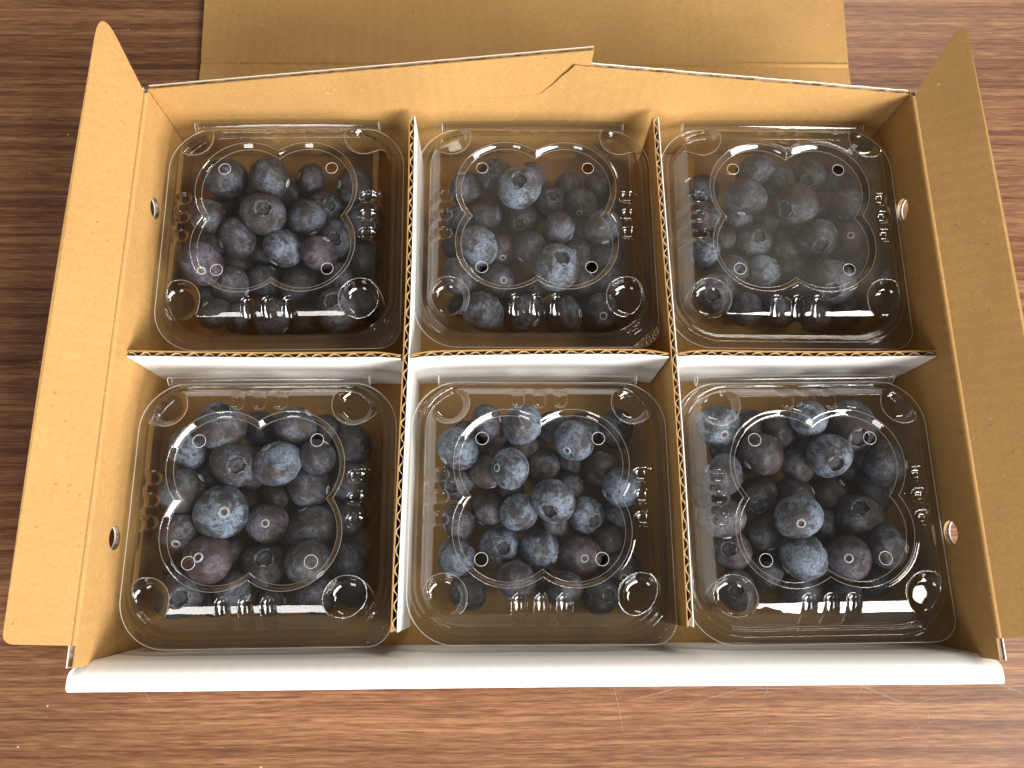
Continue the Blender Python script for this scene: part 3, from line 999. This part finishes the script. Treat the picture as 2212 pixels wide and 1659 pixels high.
# (clamshell, x, y, z, radius in mm, crown axis, what faces up + tone)
BERRIES = [
    # clamshell 0
    (0,-150.8,94.7,27.5,10.5,0.21,-0.86,-0.47,'nk'), (0,-128.3,93.3,30.6,9.9,-0.96,0.22,0.19,'nk'), (0,-113.3,102,12.3,8.4,0.77,-0.09,-0.63,'nk'), (0,-89.4,97.5,13.9,10.1,0.86,0.07,-0.5,'nk'),
    (0,-144.1,91.8,11.8,7.9,-0.59,-0.55,0.59,'ck'), (0,-127.5,94.1,12.9,9,0.08,0.94,0.34,'nd'), (0,-129.8,73.9,31,9.9,0.27,-0.15,0.95,'ck'), (0,-104.6,87,12.3,8.3,0.49,-0.21,0.84,'ck'),
    (0,-111.1,75.8,22.3,9.2,-0.37,0.89,0.25,'nk'), (0,-157.5,73.6,28.7,8.2,0.8,0.59,-0.03,'nk'), (0,-143.3,63.3,25.3,9.7,0.86,0.43,-0.26,'nk'), (0,-122,59.9,21.9,9.8,0.53,0.84,0.15,'nb'),
    (0,-157,67.4,13.3,9.5,0.53,-0.69,-0.49,'nk'), (0,-103.7,56.7,23.3,8.7,-0.49,-0.71,-0.51,'np'), (0,-156.4,47.7,31.5,9.4,-0.23,0.72,-0.65,'sp'), (0,-146.1,41.6,20.1,8.3,-0.89,0.38,0.25,'nk'),
    (0,-132.5,46.7,12.6,8.7,-0.53,-0.81,-0.27,'nk'), (0,-114.7,44.1,13.4,9.6,-0.44,0.85,0.3,'nk'), (0,-95.7,45.4,12.9,9.1,-0.99,0.14,0.06,'nk'), (0,-97.4,68.7,13.1,9.2,0,-0.43,0.9,'ck'),
    (0,-83.8,79.1,13.4,9.6,-0,-0.88,-0.47,'nk'), (0,-83.5,57.1,12.5,8.6,0.93,0.28,-0.25,'nd'), (0,-158.6,36.9,11.6,7.6,-0.55,-0.39,0.74,'ck'), (0,-144.3,28.5,12.1,8.2,-0.28,-0.91,-0.32,'nk'),
    (0,-127.2,27.3,13.3,9.5,-0.71,0.64,0.29,'nk'), (0,-92.6,26.7,25.9,9.7,-0.13,0.17,0.98,'ck'), (0,-83.5,33.1,12.6,8.7,-0.88,-0.47,-0.11,'nd'), (0,-110.8,25.6,11.7,7.8,0.64,-0.41,-0.65,'nd'),
    (0,-157.2,85.6,12,8.1,-0.88,0.1,0.46,'nd'), (0,-124.4,73.9,12.4,8.4,0.32,-0.7,-0.64,'nd'), (0,-147.5,54.5,11.9,7.9,-0.14,-0.93,-0.35,'nd'), (0,-150.9,24.8,24.9,7.5,0.51,-0.54,-0.67,'nd'),
    (0,-135.7,62.7,11.7,7.5,-0.45,-0.87,-0.2,'nd'), (0,-138.9,77.7,11.6,7.4,-0.24,0.84,0.48,'nd'), (0,-97.5,26.5,11,6.8,0.02,0.96,0.27,'nd'), (0,-109.8,60.4,11.1,6.8,0.41,0.91,0.11,'nd'),
    # clamshell 1
    (1,-5.8,90.5,26.8,10.3,-0.03,-0.09,1,'cb'), (1,-0.5,102.7,13,9.1,0.55,-0.61,-0.57,'nk'), (1,-17.4,101.7,17.3,9.3,-0.28,0.91,0.31,'nk'), (1,-32.8,97.7,12.4,8.5,0.24,-0.68,-0.69,'nk'),
    (1,10.5,90,11.9,8,0.14,0.04,0.99,'ck'), (1,25.9,87.7,15.6,8.1,0.17,0.94,-0.28,'sk'), (1,35.6,99.1,12.2,8.2,0.97,0.23,-0.01,'nk'), (1,20.1,99.6,11,7,-0.94,0.35,-0.04,'nk'),
    (1,-22,82.7,11.9,7.9,-0.27,-0.86,-0.42,'nk'), (1,-3.5,78.3,15,7.9,-0.33,-0.59,0.73,'ck'), (1,13.9,70.1,23.5,8,-0.8,0.53,0.28,'nk'), (1,-37.3,81.1,11.3,7.3,-0.39,0.91,0.12,'nk'),
    (1,-26,60.6,23.2,9.6,0.94,0.35,0.08,'nb'), (1,-14.7,63.8,11.8,7.8,-0.1,0.88,-0.47,'sp'), (1,-0.3,61.5,18.8,8.4,0.67,0.73,0.15,'nk'), (1,12.3,48.7,24.2,10.5,0.19,0.18,0.96,'cb'),
    (1,22.8,60.9,11.8,7.8,0.29,0.2,-0.93,'sk'), (1,38.4,61.3,12.7,8.8,0.54,0.74,0.4,'nk'), (1,34.9,69.2,26.8,8.6,-0.16,0.97,0.16,'nk'), (1,-37.5,66.2,11,7,-0.17,0.85,0.49,'nd'),
    (1,-35.5,44.6,21.7,9.2,-0.86,-0.48,-0.17,'nk'), (1,-16.9,46.2,12.4,8.5,-0.4,0.25,-0.88,'sk'), (1,-24,27.5,19.8,10.1,0.46,0.84,0.29,'nb'), (1,-4.2,28.9,13.6,9.8,-0.77,0.63,-0.14,'nk'),
    (1,16.5,28,13.2,9.3,-0.91,0.01,-0.41,'nk'), (1,34.7,29,13.3,9.4,0.03,0.48,-0.88,'sk'), (1,39.8,45.7,12.1,8.2,-0.88,0.48,-0.02,'np'), (1,25.4,47.1,11.2,7.2,-0.81,-0.4,-0.43,'nk'),
    (1,2.9,44.5,11.1,7.1,-0.08,-0.8,-0.59,'nd'), (1,-34.5,34.7,10.6,6.6,-0.57,0.81,0.13,'nd'), (1,-9.9,89.6,10.8,6.7,-0.38,0.83,0.41,'nd'), (1,41,84.8,10.8,6.7,0.37,0.74,0.55,'nd'),
    (1,9.8,67.1,10.7,6.6,0.98,0.09,0.16,'nd'), (1,26.5,74.3,11,6.7,0.15,0.9,0.42,'nd'), (1,-29.6,52.7,10.9,6.7,0.75,-0.47,-0.47,'nd'),
    # clamshell 2
    (2,114.7,102.5,22.7,8.9,-0.24,0.89,0.4,'nk'), (2,128.4,101.7,12.9,9.1,-0.19,0.88,0.43,'nk'), (2,144.5,102.3,16.2,8.4,-0.45,-0.61,0.66,'ck'), (2,159.8,102.6,12.1,8.2,-0.64,-0.49,-0.6,'nk'),
    (2,106.4,84.9,28.1,9.8,0.25,0.92,0.3,'nk'), (2,132.7,81.8,25.7,10,-0.8,-0.44,0.4,'ck'), (2,151,88.5,11.6,7.7,-0.54,-0.1,0.84,'ck'), (2,160,82.3,24.7,8.1,0.52,0.71,0.48,'nk'),
    (2,107.5,81.9,11.8,7.8,0.9,-0.4,0.19,'nk'), (2,122,81.1,11.6,7.6,0.91,0.33,0.24,'nk'), (2,114,68,12.7,8.8,0,-0.13,0.99,'ck'), (2,142.5,64.4,23.2,9.1,-0.16,-0.75,0.64,'ck'),
    (2,130.7,65.3,12.1,8.2,-0.31,-0.66,-0.68,'nk'), (2,159.5,65.8,21.4,8.2,0.4,0.2,-0.89,'sp'), (2,117.7,51.9,12.5,8.6,-0.61,-0.6,-0.52,'nb'), (2,132.1,50.9,11.3,7.3,-0.16,-0.38,0.91,'ck'),
    (2,144.7,39.5,27.8,10.1,-0.36,-0.69,0.63,'ck'), (2,159.8,52.4,12.8,8.9,-0.4,-0.17,0.9,'ck'), (2,90.1,96.9,12.3,8.4,0.86,0.48,0.17,'nk'), (2,90,81.4,12.2,8.3,0.94,-0.21,0.29,'nk'),
    (2,88.9,62,11.9,8,0.85,0.47,0.25,'nb'), (2,101.8,52.6,12,8.1,0.05,0.97,0.25,'nk'), (2,91.8,39.9,13.1,9.3,-0.36,-0.43,0.83,'ck'), (2,106.3,31.5,12.3,8.4,0.88,-0.47,-0.06,'nk'),
    (2,123.7,30.4,12.3,8.4,-0.49,-0.69,-0.53,'nk'), (2,141.9,36.7,11.6,7.6,0.27,-0.92,-0.27,'nk'), (2,155.9,29.8,12.3,8.4,0.73,-0.68,-0.11,'nd'), (2,136.4,25.7,20.6,8.4,0.75,0.6,0.29,'nd'),
    (2,99.4,70.9,11,6.9,0.44,-0.72,-0.54,'nd'), (2,139.4,77.5,11.4,7.4,0.27,0.76,0.59,'nd'), (2,160.2,78.9,11,7,0.66,0.54,0.52,'nd'), (2,145.9,56.8,11.1,6.8,0.93,-0.36,0.01,'nd'),
    (2,138.2,90.6,10.9,6.7,-0,-0.9,-0.44,'nd'),
    # clamshell 3
    (3,-141.5,-30.4,30.4,10.6,0.23,0.61,0.76,'ck'), (3,-156.7,-39.8,23.9,9.4,0.84,0.44,-0.32,'nb'), (3,-129,-28.7,12.3,8.4,0.62,0.75,-0.22,'nk'), (3,-109.3,-29.4,24.2,9.2,-0.68,-0.69,-0.23,'nk'),
    (3,-98.7,-29.5,11.9,8,0.76,-0.36,-0.54,'nk'), (3,-84.9,-36.5,12.8,9,0.82,-0,0.57,'ck'), (3,-151,-33.2,11.1,7.1,0.92,0.18,-0.34,'nk'), (3,-134.5,-47.4,27.5,9.6,0.41,-0.19,0.89,'ck'),
    (3,-115.7,-47,26.9,10.5,0.47,-0.7,-0.53,'nb'), (3,-98.5,-43.7,24.9,8.1,-0.48,-0.86,-0.17,'nk'), (3,-147.5,-51.5,13.6,9.8,-0.94,-0.35,-0.03,'nk'), (3,-130.5,-50.2,11.8,7.8,-0.17,0.96,0.21,'nk'),
    (3,-156.4,-59.1,27.6,9.5,-0.81,-0.59,-0.01,'nk'), (3,-104.2,-55.6,13.8,10,-0.98,0.2,-0.02,'nk'), (3,-84.7,-53.5,12.9,9.1,-0.63,-0.77,-0.08,'nk'), (3,-138.1,-68.8,28.9,11.2,-0.43,0.08,-0.9,'sb'),
    (3,-120.1,-73,20.4,8.7,-0.14,0.08,-0.99,'sk'), (3,-102.1,-74.4,14.2,10.4,0.39,-0.86,-0.34,'nk'), (3,-156.9,-76.8,24.3,9.3,-0.07,0.75,-0.66,'sk'), (3,-142.3,-88.5,27.6,10,0.17,-0.02,-0.98,'sp'),
    (3,-122,-90.6,14.9,10,0.27,0.27,0.92,'cd'), (3,-100.1,-89.8,25.1,9.6,-0.72,0.68,-0.12,'nk'), (3,-84.3,-88.9,12,8,-0.88,-0.46,0.1,'nk'), (3,-155.1,-103.7,23,9.9,0.36,-0.19,0.91,'ck'),
    (3,-137.6,-85.8,11.8,7.8,0.26,0.92,-0.29,'nk'), (3,-158.7,-91.7,11.7,7.8,-0.41,0.91,-0.05,'nd'), (3,-133.1,-102.5,19.8,8.1,-0.93,0.36,0.06,'nk'), (3,-99.2,-103.7,13.3,9.4,0.4,0.86,-0.33,'nk'),
    (3,-84.6,-70.3,12.3,8.4,0.98,-0.09,-0.18,'nd'), (3,-133.2,-64.5,11.9,8,0.86,0.26,-0.44,'nd'), (3,-119.6,-60.6,11.5,7.6,-0.73,-0.68,-0.08,'nd'), (3,-82.2,-102.8,11.2,7.2,0.22,-0.98,0,'nd'),
    (3,-154.1,-70.8,10.7,6.7,-0.14,0.99,-0.05,'nd'), (3,-144.2,-106.6,11.3,7.3,-0.86,-0.5,0.01,'nd'), (3,-118.6,-106.3,11.3,7.3,-1,0.04,0.02,'nd'), (3,-112,-41,11.8,7.6,0.88,0.21,-0.42,'nd'),
    # clamshell 4
    (4,-5.7,-29.3,26,9.2,0.68,-0.7,-0.21,'nb'), (4,-21.4,-28.2,26.5,7.7,-0.93,-0.14,-0.33,'nk'), (4,-18.3,-29.9,12.1,8.1,-0.12,-0.98,-0.16,'nk'), (4,9.1,-28.1,11.6,7.7,0.93,-0.35,-0.08,'nk'),
    (4,24,-28.2,11.8,7.9,0.33,0.94,0.05,'nk'), (4,17.9,-36.9,24,9.2,0.47,0.66,-0.58,'sb'), (4,39.5,-28.8,12.2,8.3,0.37,-0.09,0.93,'ck'), (4,-35,-40,23.3,9.7,0.75,0.65,-0.12,'nb'),
    (4,-32.2,-30.8,10.6,6.6,-0.57,0.82,0.04,'nk'), (4,-11.4,-50.5,31.5,8.8,0.76,0.04,-0.65,'sb'), (4,4.6,-46.8,11.6,7.6,-0.25,0.97,-0.03,'nk'), (4,-21.4,-50.2,19.6,7.7,-0.33,0.93,0.17,'nk'),
    (4,31.9,-48,12.4,8.5,0.08,-0.99,-0.09,'nk'), (4,39.3,-58.1,23.2,8.9,0.95,0.3,-0.03,'nb'), (4,-35.7,-53.5,12,8.1,-0.36,-0.51,0.79,'ck'), (4,17.2,-43.8,10.6,6.6,0.91,0.4,-0.13,'nk'),
    (4,16.9,-56.3,11.1,7.1,-0.9,-0.44,-0.04,'nk'), (4,8.4,-64.1,24.7,9.5,-0.36,-0.63,0.69,'cb'), (4,-7.2,-68.4,18.5,8.2,0.65,-0.68,-0.33,'nb'), (4,-20.9,-66.7,11.8,7.8,0.51,0.86,-0.05,'nk'),
    (4,23.8,-69.3,12.5,8.6,0.41,-0.47,0.78,'cb'), (4,9.2,-72.3,11.2,7.2,-0.89,-0.34,-0.31,'nk'), (4,39.2,-68.1,11.4,7.4,-0.89,-0.4,-0.23,'nk'), (4,-34.9,-72.3,12.3,8.4,0.92,0.37,-0.1,'nk'),
    (4,-35.4,-88.5,12.9,9,-0.9,-0.43,0.11,'nb'), (4,-15.8,-83.5,12.7,8.8,0.2,-0.15,0.97,'cb'), (4,2.2,-84.9,14,8.7,-0.78,0.55,-0.3,'nb'), (4,20.5,-87.7,12.9,9,-0.15,0.19,-0.97,'sp'),
    (4,39.7,-94,12,8.1,0.04,0.52,-0.86,'sk'), (4,-8.6,-98.7,19.9,8.6,0.41,0.91,0.04,'nk'), (4,12.5,-102.4,19.3,8.2,-0.27,0.93,-0.23,'nk'), (4,29.4,-105.3,11.9,8,0.39,0.01,0.92,'ck'),
    (4,-30.3,-103.9,11.9,8,0.51,0.8,-0.31,'nk'), (4,-4.9,-36.4,11.6,7.6,0.28,0.96,0.01,'nd'), (4,-25.9,-40.9,10.7,6.6,0.59,-0.78,-0.22,'nd'), (4,34.2,-80.9,11.4,7.4,0.49,0.86,-0.12,'nd'),
    (4,-11,-57.7,10.6,6.6,0.14,0.99,-0.03,'nd'), (4,2.1,-98.9,10.6,6.6,0.42,0.87,-0.24,'nd'),
    # clamshell 5
    (5,85.3,-30,23.3,9.5,-0.12,0.66,-0.74,'sb'), (5,102.7,-28.7,12.4,8.5,-0.41,0.87,-0.28,'nk'), (5,115.6,-31.3,20.5,8.1,0.87,0.22,0.44,'nk'), (5,124.3,-28.4,32.7,8.2,0.58,-0.77,-0.26,'nb'),
    (5,145.1,-31.3,27.5,11.2,-0.03,-0.62,0.78,'ck'), (5,127.7,-32.6,11.6,7.6,0.16,0.93,0.32,'nk'), (5,91,-37.7,10.9,6.9,-0.88,0.42,-0.2,'nk'), (5,103.5,-43.6,26.9,10.1,0.8,0.58,0.17,'nk'),
    (5,123.1,-46.2,17.2,8.6,-0.91,-0.11,-0.4,'nk'), (5,132.2,-45.2,31.4,9.5,-0.07,-0.54,0.84,'cb'), (5,147,-48.9,10.6,6.6,-0.1,-0.9,-0.43,'nk'), (5,159.2,-42.7,12.3,8.4,-0.52,0.73,-0.44,'nk'),
    (5,159,-48.7,28.1,9.6,-0.81,0.12,-0.58,'nk'), (5,85.2,-53.3,25.3,9.6,0.9,-0.42,-0.06,'nk'), (5,104,-61.1,12.8,8.9,-0.16,-0.68,0.71,'ck'), (5,121.5,-61.9,13.2,9.3,-0.87,-0.33,-0.37,'nk'),
    (5,138.4,-59.8,12.2,8.3,-0.61,-0.55,-0.57,'np'), (5,158.5,-59.4,13.4,9.5,-0.72,0.01,-0.69,'nk'), (5,84.4,-61.9,11.6,7.6,0.9,0.33,0.29,'nk'), (5,116.5,-72.2,28.7,9.6,0.25,0.38,-0.89,'sb'),
    (5,133.5,-74.7,12.2,8.2,-0.58,0.76,-0.3,'nk'), (5,147.2,-71.4,21.1,9.7,-0.29,0.33,0.9,'ck'), (5,85,-72.3,23.3,9,-0.1,0.99,0.06,'nk'), (5,106.6,-78.5,12.7,8.8,-0.19,0.94,-0.29,'nk'),
    (5,90,-85.4,13,9.1,-0.38,-0.04,0.92,'cp'), (5,118.9,-89.5,23.6,9.9,0.76,0.54,0.36,'nb'), (5,138.2,-90.1,25.7,9.5,0.41,0.03,-0.91,'sp'), (5,155.5,-85.4,27.4,9.2,-0.77,0.12,-0.63,'nk'),
    (5,105.2,-95.4,12.2,8.3,-0.13,-0.98,-0.15,'nk'), (5,91.3,-103.1,12.3,8.4,-0.29,-0.09,0.95,'ck'), (5,119.5,-103.8,12.9,9,0.17,0.98,0.06,'nk'), (5,140,-104.1,12.2,8.2,0.66,0.75,-0.01,'nk'),
    (5,154.3,-99.5,11.8,7.9,0.79,-0.59,0.17,'nk'), (5,132,-92,11.3,7.3,-0.74,0.54,-0.4,'nd'), (5,102.3,-43.1,10.9,6.9,-0.82,-0.35,-0.46,'nd'), (5,140.5,-32.5,11,7,-0.59,0.72,-0.38,'nd'),
    (5,155.9,-79.6,10.8,6.8,0.71,-0.7,-0.02,'nd'), (5,144.3,-86.5,11.8,7.7,0.58,0.82,-0.02,'nd'), (5,92.4,-50.6,10.9,6.6,-0.51,0.84,-0.18,'nd'), (5,120.8,-80,11.1,6.8,-0.76,0.26,-0.6,'nd'),
]
rb = random.Random(21)
for (ci, x, y, z, r, ax, ay, az, ft) in BERRIES:
    body, crown, scar = VAR[ft[1]][rb.randrange(6)]
    o = add('blueberry', body)
    q = Vector((ax, ay, az)).to_track_quat('Z', 'Y')
    spin = Matrix.Rotation(rb.uniform(0, 6.28), 4, 'Z')
    s = r * 0.00105
    o.matrix_world = Matrix.Translation((x * 0.001, y * 0.001, z * 0.001)) @ q.to_matrix().to_4x4() @ spin @ Matrix.Diagonal((s * rb.uniform(0.98, 1.05), s * rb.uniform(0.98, 1.05), s * rb.uniform(0.97, 1.08), 1))
    tag(o, '%s %s %s %s %s' % ('upper' if z > 21 else 'lower', TONE[ft[1]], FEAT[ft[0]], spot(ci, x, y), WHERE[ci]), 'blueberry', GROUP[ci])
    add('crown', crown, o)
    add('stem_scar', scar, o)
